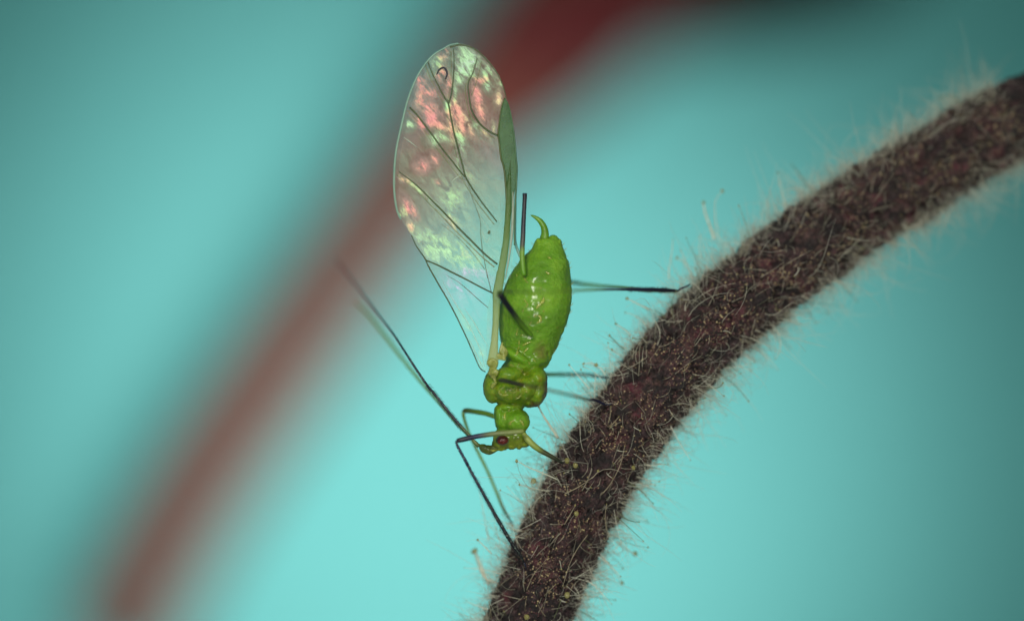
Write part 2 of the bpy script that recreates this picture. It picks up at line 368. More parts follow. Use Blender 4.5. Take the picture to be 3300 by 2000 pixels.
# the glandular hairs one can pick out in the photograph: root .. tip
GH = [('H', [(960, 525, .1), (860, 480, -.2), (760, 440, -.4), (672, 392, -.5)], .02, .075), ('H', [(800, 600, .4), (740, 560, .3), (695, 480, .1), (672, 400, -.2)], .014, .05),
      ('H', [(955, 235, 1), (900, 150, .8), (860, 90, .7), (822, 20, .7)], .045, .06), ('H', [(500, 1030, 1), (450, 980, .9), (405, 935, .8)], .022, .06),
      ('H', [(480, 1240, 1.6), (440, 1150, 1.7), (410, 1070, 1.9), (385, 1010, 2.3)], .045, .13), ('H', [(520, 1230, 1.4), (440, 1180, 1.5), (375, 1015, 2.4)], .03, .11),
      ('J', [(640, 490, 1.5), (520, 430, 1.4), (400, 370, 1.3)], .022, .07), ('J', [(440, 760, 1.3), (370, 700, 1.2), (280, 640, 1.1)], .022, .055), ('J', [(370, 915, 1.2), (290, 845, 1.1), (215, 765, 1.0)], .022, .055),
      ('J', [(330, 980, 1.2), (280, 950, 1.1), (235, 915, 1.0)], .018, .055), ('G', [(500, 1310, 1), (470, 1270, 1), (440, 1245, .9)], .022, .09), ('G', [(440, 1245, 1), (400, 1232, .9), (358, 1238, .8)], .018, .055),
      ('G', [(400, 1400, .9), (330, 1320, .8), (268, 1245, .7)], .018, .05), ('G', [(905, 700, 2), (910, 620, 2), (925, 530, 2), (933, 440, 2)], .016, .02), ('G', [(1050, 650, 2.3), (1010, 590, 2.3), (960, 558, 2.2)], .018, .06),
      ('G', [(1200, 440, 2.6), (1175, 370, 2.7), (1140, 270, 2.8), (1128, 205, 2.8)], .04, .08), ('G', [(1240, 480, 2.6), (1210, 330, 2.6), (1205, 200, 2.6), (1248, 130, 2.6)], .014, .08),
      ('G', [(1110, 560, 2.4), (1102, 490, 2.4), (1110, 415, 2.4)], .016, .03), ('G', [(430, 1480, .9), (430, 1390, .8), (438, 1310, .8)], .016, .03),
      ('H', [(1160, 900, .2), (1100, 980, -.2), (1040, 1090, -.4), (990, 1250, -.4)], .022, .03), ('H', [(740, 1280, .1), (790, 1170, -.1), (850, 1100, -.2), (890, 1050, -.2)], .02, .03),
      ('H', [(1000, 830, .1), (1040, 760, -.1), (1075, 700, -.3)], .03, .04), ('H', [(1110, 870, .1), (1100, 800, -.2), (1082, 755, -.5)], .02, .11), ('H', [(1240, 640, .3), (1310, 560, 0), (1380, 430, -.2), (1415, 290, -.2)], .028, .03),
      ('H', [(1000, 620, 0), (1100, 570, -.3), (1200, 500, -.5), (1232, 462, -.5)], .03, .06), ('H', [(1290, 240, .4), (1310, 170, .3), (1375, 90, .2)], .03, .03), ('H', [(1300, 140, .4), (1315, 80, .3), (1320, 20, .2)], .035, .03),
      ('H', [(1430, 540, .3), (1450, 490, 0), (1475, 440, -.3)], .02, .1), ('H', [(1290, 870, .4), (1280, 780, .1), (1290, 690, 0)], .028, .03), ('H', [(1060, 1240, .4), (1040, 1290, .1), (1018, 1315, -.3)], .02, .14),
      ('H', [(1100, 440, .1), (1090, 430, -.1), (1075, 425, -.4)], .02, .12), ('H', [(1040, 420, .1), (1030, 400, -.1), (1018, 392, -.4)], .02, .13), ('H', [(850, 1330, .4), (890, 1290, .1), (940, 1240, 0)], .03, .03),
      ('H', [(500, 1480, 1.0), (492, 1430, .6), (482, 1360, .4)], .03, .03), ('H', [(730, 1430, .3), (730, 1390, 0), (738, 1340, 0)], .018, .02), ('H', [(930, 1470, .4), (960, 1400, .1), (975, 1350, 0)], .02, .02),
      ('H', [(870, 1460, .4), (840, 1420, .2), (815, 1370, .1)], .02, .02), ('H', [(540, 1260, .9), (620, 1200, .5), (700, 1150, .3)], .016, .02), ('H', [(720, 1490, .3), (735, 1480, .1), (740, 1465, -.2)], .02, .12),
      ('H', [(1330, 1020, 1.5), (1440, 920, 1.5), (1560, 1010, 1.6)], .01, .03), ('H', [(1250, 1040, 1.5), (1330, 1130, 1.7), (1395, 1230, 2.0)], .022, .09), ('H', [(1360, 950, 1.5), (1420, 1000, 1.9), (1485, 1030, 2.3)], .024, .12),
      ('H', [(1110, 1240, 1.2), (1150, 1300, 1.2), (1165, 1380, 1.3)], .018, .03), ('H', [(870, 400, .8), (850, 480, .7), (820, 590, .7)], .01, .02), ('H', [(700, 680, .6), (630, 630, .5), (560, 595, .4)], .01, .04),
      ('H', [(480, 940, 1.6), (450, 780, 1.8), (418, 600, 1.9)], .016, .03), ('H', [(560, 960, 1.2), (530, 870, 1.2), (518, 820, 1.2)], .013, .02), ('H', [(680, 960, .8), (655, 890, .7), (640, 835, .6)], .011, .03),
      ('H', [(820, 540, .8), (800, 535, .7), (790, 530, .5)], .02, .13), ('H', [(1190, 1030, .8), (1180, 1010, .6), (1170, 990, .4)], .02, .03)]
for c, ps, r, h in GH:
    off = ps[-1][2] > .55 or h == .075
    gland_hair(pts(c, ps), r if off else r * .62, h, (M_stand if off else M_front) if rnd.random() < .85 else M_dhair)
# more of them at random along both edges and on the far length
for k in range(170):
    i = int(rnd.triangular(120, 560, 250)); e = rnd.random()
    a = rnd.choice((-1, 1)) * rnd.gauss(1.5, .35) if e < .75 else rnd.uniform(-1.2, 1.2)
    p, d = stem_surface(i, a); ln = rnd.uniform(.45, 1.55) if e < .75 else rnd.uniform(.25, .6)
    P = hair_pts(p, d, SF[i][0], ln, .9, 5, rnd.gauss(.1, .4))
    gland_hair(P, rnd.uniform(.010, .018), rnd.uniform(.022, .045), M_stand if rnd.random() < .6 else M_dhair)

# ------------------------------------------------------------------ the aphid
aph = empty('aphid', at(1960, 1180, 0))
tag(aph, 'bright green winged aphid, head down, legs reaching onto the hairy stem', 'aphid')

def body():
    v = []; f = []
    rows = [(352, 700, 900), (362, 685, 922), (380, 668, 932), (410, 655, 938), (455, 628, 951), (470, 615, 955), (500, 590, 962), (552, 530, 980), (562, 522, 992), (600, 495, 997), (650, 455, 1005), (700, 425, 1012), (750, 400, 1018),
            (830, 370, 1022), (920, 342, 1023), (1000, 326, 1018), (1080, 320, 1003), (1150, 320, 985), (1200, 322, 966), (1300, 330, 922), (1400, 350, 878), (1493, 380, 835), (1560, 400, 800), (1600, 430, 770)]
    q = spline([(y, l, r) for y, l, r in rows], 90); n = 64; base = len(v)
    for j, (y, l, r) in enumerate(q):
        x0, py = src('E', l, y); x1, _ = src('E', r, y)
        c = at((x0 + x1) / 2, py, .25); hw = (x1 - x0) / 200; hd = hw * .92
        for k in range(n):
            a = 2 * math.pi * k / n; v.append(c + Vector((hw * math.cos(a), hd * math.sin(a), 0)))
    for j in range(len(q) - 1):
        for k in range(n):
            a = base + j * n + k; b = base + j * n + (k + 1) % n; f.append((a, b, b + n, a + n))
    f.append(tuple(base + k for k in range(n))); f.append(tuple(base + (len(q) - 1) * n + k for k in range(n))[::-1])
    u = 1 / 331.8
    def E(c, x, y, rx, ry, rd, d=.1, tilt=0): ellip(pt(c, x, y, d), rx / CR[c][2] / 100, ry / CR[c][2] / 100, rd, math.radians(tilt), v, f)
    # tip of the abdomen
    E('E', 790, 380, 95, 26, .3, .2, 4); E('E', 850, 348, 48, 34, .2, .1, 10); E('E', 700, 372, 24, 22, .15, .1); E('E', 905, 385, 22, 34, .16, .1, -20)
    E('E', 918, 366, 7, 20, .04, 0, 20)
    # pleated hind part of thorax under the wing root
    E('F', 960, 235, 250, 120, .75, .2, -14); E('F', 1090, 170, 150, 110, .55, 0, -35); E('F', 880, 160, 160, 60, .45, -.35, 30)
    # thorax
    E('F', 865, 500, 318, 200, 1.0, .2); E('F', 630, 480, 112, 185, .75, .05, 4); E('F', 1095, 385, 112, 118, .75, -.05, -20)
    E('F', 1110, 540, 88, 165, .72, .1, 18); E('F', 800, 530, 165, 120, .55, -.45, 8); E('F', 970, 500, 120, 150, .6, -.32, 25); E('F', 790, 360, 160, 90, .55, -.42, -8)
    E('F', 1000, 655, 70, 48, .5, .1, 20)
    # prothorax and neck
    E('F', 805, 700, 150, 55, .6, .15); E('F', 800, 830, 160, 165, .65, .2); E('F', 880, 855, 140, 140, .55, -.12, 10); E('F', 695, 810, 58, 140, .5, .05, -6)
    # head
    E('F', 775, 1025, 150, 112, .6, .1); E('F', 880, 1020, 120, 110, .5, .05); E('F', 690, 1090, 75, 60, .4, 0); E('F', 935, 1085, 85, 42, .35, .1, 12)
    E('F', 820, 1110, 50, 44, .3, 0); E('F', 740, 1130, 45, 35, .3, .1); E('F', 905, 1120, 22, 28, .18, 0)
    P = spline([list(pt('F', 720, 1125, -.05)) + [.17], list(pt('F', 672, 1138, -.1)) + [.10], list(pt('F', 640, 1150, -.1)) + [.11], list(pt('F', 580, 1156, -.12)) + [.145], list(pt('F', 535, 1146, -.12)) + [.115], list(pt('F', 515, 1132, -.12)) + [.125], list(pt('F', 482, 1118, -.12)) + [.07]], 20)
    tube_vf([Vector(p[:3]) for p in P], [p[3] for p in P], 16, True, v, f)
    m = bpy.data.meshes.new('body_cage'); m.from_pydata([tuple(p) for p in v], [], f); m.update()
    bm = bmesh.new(); bm.from_mesh(m); bmesh.ops.recalc_face_normals(bm, faces=bm.faces); bm.to_mesh(m); bm.free()
    tmp = bpy.data.objects.new('body_cage', m); COL.objects.link(tmp)
    r = tmp.modifiers.new('r', 'REMESH'); r.mode = 'VOXEL'; r.voxel_size = .026
    s = tmp.modifiers.new('s', 'SMOOTH'); s.factor = .6; s.iterations = 10
    dg = bpy.context.evaluated_depsgraph_get(); dg.update()
    me = bpy.data.meshes.new_from_object(tmp.evaluated_get(dg)); COL.objects.unlink(tmp); bpy.data.objects.remove(tmp)
    nv = len(me.vertices); co = np.empty(nv * 3); me.vertices.foreach_get('co', co); co = co.reshape(-1, 3)
    no = np.empty(nv * 3); me.vertex_normals.foreach_get('vector', no); no = no.reshape(-1, 3)
    thz = at(0, 1190, 0).z
    for i in range(nv):
        p = Vector(co[i]); ab = min(1, max(0, (p.z - thz) * 1.2))
        h = .030 * noise.noise(p * 1.6) + .020 * noise.noise(Vector((p.x * 3, p.y * 3, p.z * 5)))
        # shallow folds between the rings of the abdomen
        seg = math.sin(p.z * 8.2 + math.sin(p.x * 1.7) * .9 + noise.noise(p * 1.1) * 1.6)
        h += ab * (-.010 * max(0, seg - .35) ** 2 * 3)
        wr = noise.noise(Vector((p.x * 4.5 + p.z, p.y * 4.5, p.z * 4.5))); h += .013 * (.5 - abs(wr) * 2) * (.35 + .65 * ab * max(0, min(1, (1.6 - p.z) * .5)) + .5 * (1 - ab))
        co[i] += no[i] * h
    me.vertices.foreach_set('co', co.ravel()); me.update(); me.shade_smooth()
    # material: green abdomen, olive yellow thorax with brown lobes
    mt, nt, N, L, B = mat('aphid_skin'); c0 = coord(N)
    sx = N.new('ShaderNodeSeparateXYZ'); L.new(c0, sx.inputs[0])
    n1 = nz(N, L, 1.2, 5, .6, c0); n2 = nz(N, L, 5, 5, .6, c0); n3 = nz(N, L, 18, 3, .6, c0)
    g = ramp(N, L, n1.outputs[0], [(.28, srgb(80, 126, 6)), (.5, srgb(104, 156, 12)), (.72, srgb(132, 178, 34))])
    y = ramp(N, L, n2.outputs[0], [(.33, srgb(90, 132, 6)), (.58, srgb(122, 152, 8)), (.78, srgb(136, 120, 10))])
    def band(lo, hi):   # 1 inside z band, soft
        a = N.new('ShaderNodeMapRange'); a.interpolation_type = 'SMOOTHSTEP'; L.new(sx.outputs[2], a.inputs[0]); a.inputs[1].default_value = lo - .25; a.inputs[2].default_value = lo + .15
        b = N.new('ShaderNodeMapRange'); b.interpolation_type = 'SMOOTHSTEP'; L.new(sx.outputs[2], b.inputs[0]); b.inputs[1].default_value = hi - .1; b.inputs[2].default_value = hi + .35
        s_ = N.new('ShaderNodeMath'); s_.operation = 'SUBTRACT'; L.new(a.outputs[0], s_.inputs[0]); L.new(b.outputs[0], s_.inputs[1]); return s_.outputs[0]
    zt0 = pt('F', 0, 690).z; zt1 = pt('F', 0, 330).z
    c = mixc(N, L, band(zt0, zt1), g.outputs[0], y.outputs[0])
    zh = pt('F', 0, 990).z
    hd = N.new('ShaderNodeMapRange'); L.new(sx.outputs[2], hd.inputs[0]); hd.inputs[1].default_value = zh + .1; hd.inputs[2].default_value = zh - .15; hd.clamp = True
    c = mixc(N, L, hd.outputs[0], c, srgb(136, 156, 24))
    
    # brown sclerites at the sides of the thorax, brown patch low on the abdomen
    def spot(p, r0, r1, colr, c, squash=(1, 1, 1)):
        mp = N.new('ShaderNodeVectorMath'); mp.operation = 'SUBTRACT'; L.new(c0, mp.inputs[0]); mp.inputs[1].default_value = p
        sc_ = N.new('ShaderNodeVectorMath'); sc_.operation = 'MULTIPLY'; L.new(mp.outputs[0], sc_.inputs[0]); sc_.inputs[1].default_value = squash
        ln = N.new('ShaderNodeVectorMath'); ln.operation = 'LENGTH'; L.new(sc_.outputs[0], ln.inputs[0])
        ad = N.new('ShaderNodeMath'); ad.operation = 'MULTIPLY_ADD'; L.new(n2.outputs[0], ad.inputs[0]); ad.inputs[1].default_value = .5; L.new(ln.outputs['Value'], ad.inputs[2])
        mr = N.new('ShaderNodeMapRange'); mr.interpolation_type = 'SMOOTHSTEP'; L.new(ad.outputs[0], mr.inputs[0]); mr.inputs[1].default_value = r1 + .25; mr.inputs[2].default_value = r0 + .25; mr.inputs[3].default_value = 0; mr.inputs[4].default_value = 1
        return mixc(N, L, mr.outputs[0], c, colr)
    c = spot(pt('F', 1190, 500, -.1), .18, .5, srgb(70, 44, 12), c, (1.3, 1, .8))
    c = spot(pt('F', 1080, 640, -.1), .12, .38, srgb(88, 58, 14), c)
    c = spot(pt('F', 545, 470, 0), .12, .34, srgb(86, 66, 10), c, (1.2, 1, .6))
    c = spot(pt('F', 735, 260, -.4), .08, .26, srgb(104, 84, 14), c)
    c = spot(pt('F', 1165, 110, -.6), .1, .45, srgb(104, 112, 26), c)
    c = spot(pt('F', 560, 1165, -.1), .2, .5, srgb(78, 92, 28), c)
    fr = ramp(N, L, n3.outputs[0], [(.70, (0, 0, 0, 1)), (.78, (1, 1, 1, 1))])
    c = mixc(N, L, fr.outputs[0], c, srgb(150, 175, 60))
    L.new(c, B.inputs['Base Color']); B.inputs['Roughness'].default_value = .42
    B.inputs['Subsurface Weight'].default_value = .8; B.inputs['Subsurface Radius'].default_value = (.5, .8, .12); B.inputs['Subsurface Scale'].default_value = .55
    B.inputs['Coat Weight'].default_value = .5; B.inputs['Coat Roughness'].default_value = .2
    b1 = bump(N, L, n2.outputs[0], .8, .16); b2 = nz(N, L, 8, 6, .7, c0, 1.2)
    rd = N.new('ShaderNodeMath'); rd.operation = 'SUBTRACT'; L.new(b2.outputs[0], rd.inputs[0]); rd.inputs[1].default_value = .5
    rb = N.new('ShaderNodeMath'); rb.operation = 'ABSOLUTE'; L.new(rd.outputs[0], rb.inputs[0])
    L.new(bump(N, L, rb.outputs[0], .7, .10, b1), B.inputs['Normal'])
    me.materials.clear(); me.materials.append(mt)
    o = bpy.data.objects.new('body', me); link(o, aph); return o
bod = body()
from mathutils.bvhtree import BVHTree
BV = BVHTree.FromPolygons([v.co.copy() for v in bod.data.vertices], [tuple(p.vertices) for p in bod.data.polygons])
def on_body(c, x, y):
    p = pt(c, x, y, 0); o = Vector((0, -D, 0)); hit = BV.ray_cast(o, (p - o).normalized())
    return hit[0] if hit[0] is not None else p
M_sheen = simple('glint_fold_skin', srgb(120, 148, 40), srgb(176, 178, 84), scale=8, rough=.18, sss=.3, coat=1.0, bs=.6, bscale=18)  # highlights of the wet folds, put into pale raised ridges
folds = [('E', [(558, 700), (572, 740), (585, 765), (602, 780)], .018), ('E', [(628, 805), (652, 800)], .012), ('E', [(556, 925), (575, 955), (600, 985), (585, 1012), (560, 1008)], .018), ('E', [(530, 1050), (560, 1040), (545, 1075)], .012),
    ('E', [(752, 905), (750, 950), (715, 985), (680, 1030)], .05), ('E', [(690, 1085), (722, 1110), (715, 1145), (678, 1172)], .05), ('E', [(655, 1100), (690, 1092)], .03), ('E', [(600, 1112), (622, 1108)], .012), ('E', [(738, 1050), (762, 1056)], .022),
    ('E', [(684, 1238), (706, 1246)], .02), ('E', [(770, 672), (792, 686), (815, 696)], .03), ('E', [(785, 532), (830, 548)], .026), ('E', [(492, 706), (500, 712)], .018), ('E', [(492, 1222), (500, 1245), (488, 1278), (512, 1284)], .014),
    ('E', [(522, 1292), (545, 1280), (572, 1290)], .016), ('E', [(528, 1300), (518, 1350), (515, 1400), (490, 1450)], .028), ('E', [(545, 1385), (590, 1360), (640, 1342)], .03), ('E', [(612, 1405), (585, 1425), (555, 1460)], .022), ('E', [(880, 1210), (895, 1206)], .012),
    ('E', [(915, 800), (940, 790)], .01), ('E', [(735, 820), (712, 840)], .014), ('E', [(640, 1150), (610, 1190)], .016),
    ('F', [(764, 755), (750, 785), (752, 815), (758, 842)], .03), ('F', [(792, 885), (815, 862), (842, 848), (872, 842)], .026), ('F', [(808, 890), (822, 870)], .02), ('F', [(905, 838), (935, 858), (948, 885), (950, 915)], .036), ('F', [(930, 830), (955, 860)], .016), ('F', [(845, 812), (880, 822)], .014),
    ('F', [(745, 492), (705, 512), (692, 545), (722, 574), (770, 570), (830, 565)], .030), ('F', [(745, 520), (765, 540), (748, 560)], .02), ('F', [(795, 468), (812, 500), (842, 515), (862, 495), (878, 480), (884, 515), (862, 542), (820, 545)], .034), ('F', [(780, 500), (800, 525), (838, 552)], .024),
    ('F', [(858, 622), (890, 605), (918, 580), (945, 540)], .026), ('F', [(978, 515), (985, 540), (968, 536)], .016), ('F', [(640, 594), (650, 610), (672, 612)], .02), ('F', [(975, 606), (995, 600)], .012),
    ('F', [(872, 288), (905, 292), (930, 325), (950, 330), (975, 352)], .022), ('F', [(925, 318), (948, 300), (975, 298)], .016), ('F', [(950, 345), (972, 360)], .02), ('F', [(805, 238), (820, 252), (850, 262)], .018), ('F', [(890, 262), (905, 240), (918, 232)], .014), ('F', [(998, 212), (1015, 232), (1022, 250)], .018),
    ('F', [(1048, 170), (1070, 205), (1110, 235)], .014), ('F', [(905, 95), (880, 130), (862, 170)], .024), ('F', [(975, 82), (1005, 72)], .016), ('F', [(930, 160), (900, 190)], .012), ('F', [(780, 225), (790, 245)], .012), ('F', [(985, 175), (960, 200), (935, 215)], .012),
    ('F', [(598, 1160), (625, 1164), (660, 1158)], .026), ('F', [(682, 1112), (705, 1108)], .02), ('F', [(870, 1060), (895, 1040), (910, 1020)], .014), ('F', [(905, 1090), (950, 1078), (985, 1070)], .014), ('F', [(800, 720), (790, 742)], .02)]
for c_, ps, r_ in folds:
    q = spline([list(on_body(c_, x, y) + Vector((0, r_ * .35, 0))) for x, y in ps], 12)
    P = [Vector(x) + Vector((rnd.uniform(-1, 1), 0, rnd.uniform(-1, 1))) * .008 for x in q]
    vv, ff = tube_vf(P, [r_ * (.25 + .9 * math.sin(math.pi * (k + .5) / 12)) * rnd.uniform(.7, 1.2) for k in range(12)], 8)
    o = mesh('glint_fold', vv, ff, M_sheen, None); o.parent = bod
# eye with its own facets and a small dark ring
v = []; f = []; ellip(pt('F', 728, 1052, -.56), .19, .155, .16, math.radians(-6), v, f, 40, 24)
eye = mesh('eye', v, f, M_eye, aph)
ring = [pt('F', 728 + 66 * math.cos(a), 1052 + 53 * math.sin(a), -.45) for a in [2 * math.pi * k / 28 for k in range(29)]]
v, f = tube_vf(ring, [.022] * 29, 8, False); er = mesh('eye_rim', v, f, M_olive, None); er.parent = eye
# cauda
tube('cauda', [(pt('E', 628, 128, 0), .014), (pt('E', 668, 146, 0), .04), (pt('E', 715, 180, 0), .068), (pt('E', 752, 232, .02), .084), (pt('E', 768, 295, .05), .1), (pt('E', 762, 360, .1), .125), (pt('E', 765, 395, .2), .12)], M_green, aph, 30, 16, wob=.03)
# cornicle: dark rod with a flared rim on a pale green foot
r0 = [(pt('C', 1722, 462, -.7), .076), (pt('C', 1721, 480, -.7), .062), (pt('C', 1718, 560, -.7), .055), (pt('C', 1706, 800, -.7), .06), (pt('C', 1698, 1000, -.7), .064), (pt('C', 1692, 1100, -.7), .066), (pt('C', 1692, 1260, -.74), .068), (pt('C', 1712, 1450, -.8), .065)]
mg = gradient_leg('cornicle_skin', r0[0][0], r0[-1][0], [(0, srgb(12, 12, 24)), (.5, srgb(36, 40, 50)), (.69, srgb(70, 74, 62)), (.77, srgb(108, 148, 52)), (1, srgb(88, 140, 22))])
cor = tube('cornicle', r0, mg, aph, 60, 16, label='dark rod shaped cornicle with a pale green foot')
v, f = tube_vf([pt('C', 1722, 456, -.7), pt('C', 1722, 462, -.7), pt('C', 1722, 470, -.7)], [.062, .08, .062], 20); rm = mesh('rim', v, f, M_black, None); rm.parent = cor

# limbs: thigh, shin, foot
def limb(name, segs, label=None):
    """segs: list of (part name, ctrl list, material, n, rough)"""
    first = None
    for k, (nm, ctrl, mt, n, rough) in enumerate(segs):
        if first is None:
            first = tube(name, ctrl, mt, aph, n, 12, label, rough)
        else:
            o = tube(nm, ctrl, mt, None, n, 12, None, rough); o.parent = first
    return first
NAVY, INK = srgb(14, 16, 34), srgb(26, 32, 66)
GREEN, PGREEN, OLV = srgb(92, 132, 34), srgb(140, 165, 80), srgb(70, 84, 34)
# near front leg
a, b = pt('F', 960, 955, -1.0), pt('F', 235, 1062, -1.2)
fm = gradient_leg('front_thigh_skin', a, b, [(0, srgb(124, 138, 66)), (.55, srgb(96, 108, 66)), (.75, INK), (1, NAVY)])
c, d = pt('F', 240, 1085, -1.2), pt('H', 722, 1090, -.35)
tm = gradient_leg('front_shin_skin', c, d, [(0, srgb(60, 66, 50)), (.08, INK), (.5, NAVY), (1, srgb(12, 14, 18))], spots=True)
limb('front_leg', [('thigh', [(a, .06), (pt('F', 820, 970, -1.05), .075), (pt('F', 640, 985, -1.1), .07), (pt('F', 440, 1015, -1.15), .066), (pt('F', 320, 1042, -1.2), .07), (b, .058)], fm, 40, 0),
                  ('shin', [(pt('F', 238, 1058, -1.2), .045), (pt('F', 245, 1110, -1.2), .036), (pt('F', 330, 1270, -1.15), .04), (pt('H', 350, 450, -1.05), .04), (pt('H', 450, 630, -.95), .042), (pt('H', 550, 810, -.8), .048), (pt('H', 640, 960, -.6), .05), (pt('H', 690, 1030, -.45), .045), (d, .022)], tm, 150, .14),
                  ('foot', [(d, .022), (pt('H', 732, 1115, -.3), .02), (pt('H', 738, 1140, -.1), .012)], M_black, 10, 0)], 'front leg nearest the lens, dark with a bent knee')
# far front leg
a, b = pt('F', 660, 810, .9), pt('F', 300, 745, 1.6)
limb('front_leg', [('thigh', [(a, .06), (pt('F', 560, 772, 1.1), .068), (pt('F', 430, 748, 1.4), .068), (pt('F', 340, 738, 1.6), .068), (b, .055)], gradient_leg('far_front_thigh_skin', a, b, [(0, GREEN), (.6, srgb(76, 108, 30)), (1, srgb(52, 66, 26))]), 24, 0),
                  ('shin', [(pt('F', 302, 752, 1.6), .045), (pt('F', 325, 850, 1.8), .042), (pt('F', 370, 980, 2.0), .04), (pt('F', 450, 1150, 2.1), .04), (pt('H', 470, 460, 2.2), .04), (pt('H', 530, 600, 2.2), .04), (pt('H', 580, 720, 2.1), .042), (pt('H', 625, 800, 2.0), .035)], gradient_leg('far_front_shin_skin', pt('F', 302, 752, 1.6), pt('H', 625, 800, 2), [(0, srgb(96, 124, 40)), (.6, srgb(118, 156, 70)), (.82, srgb(96, 130, 60)), (1, srgb(40, 66, 44))]), 60, 0),
                  ('foot', [(pt('H', 625, 800, 2.0), .03), (pt('H', 650, 840, 1.9), .02)], M_black, 8, 0)], 'far front leg, green with a bent knee')
# near middle leg
a, b = pt('F', 1000, 500, -.9), pt('F', 690, 408, -1.7)
k1, k2 = pt('F', 700, 412, -1.7), pt('G', 500, 1500, .3)
limb('middle_leg', [('thigh', [(pt('F', 1000, 470, -.5), .05), (pt('F', 900, 455, -1.1), .05), (pt('F', 780, 425, -1.6), .056), (pt('F', 690, 408, -1.75), .052)], gradient_leg('middle_thigh_skin', pt('F', 1060, 560, -.6), pt('F', 690, 408, -1.7), [(0, srgb(110, 112, 20)), (.45, srgb(90, 86, 30)), (.62, srgb(40, 44, 40)), (1, NAVY)]), 24, 0),
                   ('shin', [(pt('F', 690, 410, -1.75), .04), (pt('F', 850, 440, -2.7), .034), (pt('F', 1100, 492, -3.6), .034), (pt('F', 1250, 525, -3.9), .034), (pt('F', 1420, 565, -3.6), .034), (pt('F', 1640, 620, -2.4), .034), (pt('G', 430, 1470, -.5), .036), (k2, .03)], gradient_leg('middle_shin_skin', k1, k2, [(0, srgb(30, 34, 40)), (.18, srgb(84, 80, 26)), (.5, srgb(92, 96, 50)), (.62, srgb(44, 48, 74)), (1, INK)]), 60, 0),
                   ('foot', [(k2, .026), (pt('G', 540, 1496, .3), .018)], M_black, 8, 0)], 'middle leg crossing in front of the thorax')
# far middle leg
limb('middle_leg', [('thigh', [(pt('F', 1100, 350, 1.2), .055), (pt('F', 1200, 352, 2.4), .055), (pt('F', 1400, 352, 3.1), .05), (pt('F', 1640, 356, 3.1), .046), (pt('G', 440, 1318, 2.5), .046)], gradient_leg('far_middle_skin', pt('F', 1100, 350, 1), pt('G', 440, 1318, 2), [(0, GREEN), (.6, srgb(92, 140, 46)), (.9, srgb(60, 96, 50)), (1, srgb(40, 60, 60))]), 40, 0),
                   ('foot', [(pt('G', 440, 1318, 2.0), .036), (pt('G', 520, 1330, 1.6), .03)], M_black, 8, 0)], 'far middle leg, green')
# near hind leg: thigh over the abdomen to a black knee, shin across to the stem
a, b = pt('E', 640, 1290, -.95), pt('E', 318, 880, -2.2)
tip = pt('G', 968, 770, .8)
limb('hind_leg', [('thigh', [(a, .06), (pt('E', 570, 1215, -1.2), .065), (pt('E', 480, 1100, -1.6), .072), (pt('E', 400, 990, -1.95), .08), (pt('E', 350, 915, -2.2), .082), (pt('E', 318, 876, -2.3), .07)], gradient_leg('hind_thigh_skin', a, b, [(0, srgb(84, 132, 24)), (.36, srgb(72, 108, 22)), (.60, srgb(40, 52, 30)), (.7, srgb(14, 16, 28)), (1, srgb(10, 12, 24))]), 40, 0),
                 ('shin', [(pt('E', 318, 876, -2.3), .062), (pt('E', 365, 862, -2.8), .036), (pt('E', 500, 868, -3.8), .028), (pt('E', 700, 866, -4.4), .028), (pt('E', 900, 858, -4.2), .028), (pt('E', 1022, 852, -3.7), .032), (pt('G', 480, 760, -2.6), .036), (pt('G', 640, 760, -1.4), .038), (pt('G', 800, 762, -.2), .046), (pt('G', 900, 766, .6), .046), (tip, .034)], gradient_leg('hind_shin_skin', pt('E', 318, 876, -2.3), tip, [(0, NAVY), (.06, srgb(84, 112, 26)), (.12, srgb(92, 128, 24)), (.42, srgb(96, 122, 34)), (.52, srgb(76, 84, 92)), (.7, INK), (1, NAVY)]), 110, .05),
                 ('foot', [(tip, .03), (pt('G', 985, 755, .85), .028), (pt('G', 1020, 742, .9), .024), (pt('G', 1045, 726, 1.0), .014)], M_black, 14, 0)], 'near hind leg with a black knee in front of the abdomen')
# far hind leg
limb('hind_leg', [('shin', [(pt('E', 960, 772, 2.6), .055), (pt('E', 1060, 780, 3.8), .055), (pt('G', 350, 727, 3.6), .05), (pt('G', 480, 740, 2.9), .042), (pt('G', 620, 750, 1.7), .04), (pt('G', 760, 768, 1.5), .038), (pt('G', 960, 778, 1.5), .03)], gradient_leg('far_hind_skin', pt('E', 960, 775, 1.6), pt('G', 960, 778, 1.5), [(0, srgb(92, 140, 34)), (.5, srgb(84, 124, 44)), (.7, srgb(64, 90, 40)), (1, srgb(60, 80, 40))]), 60, 0)], 'far hind leg, green, beside the dark shin')
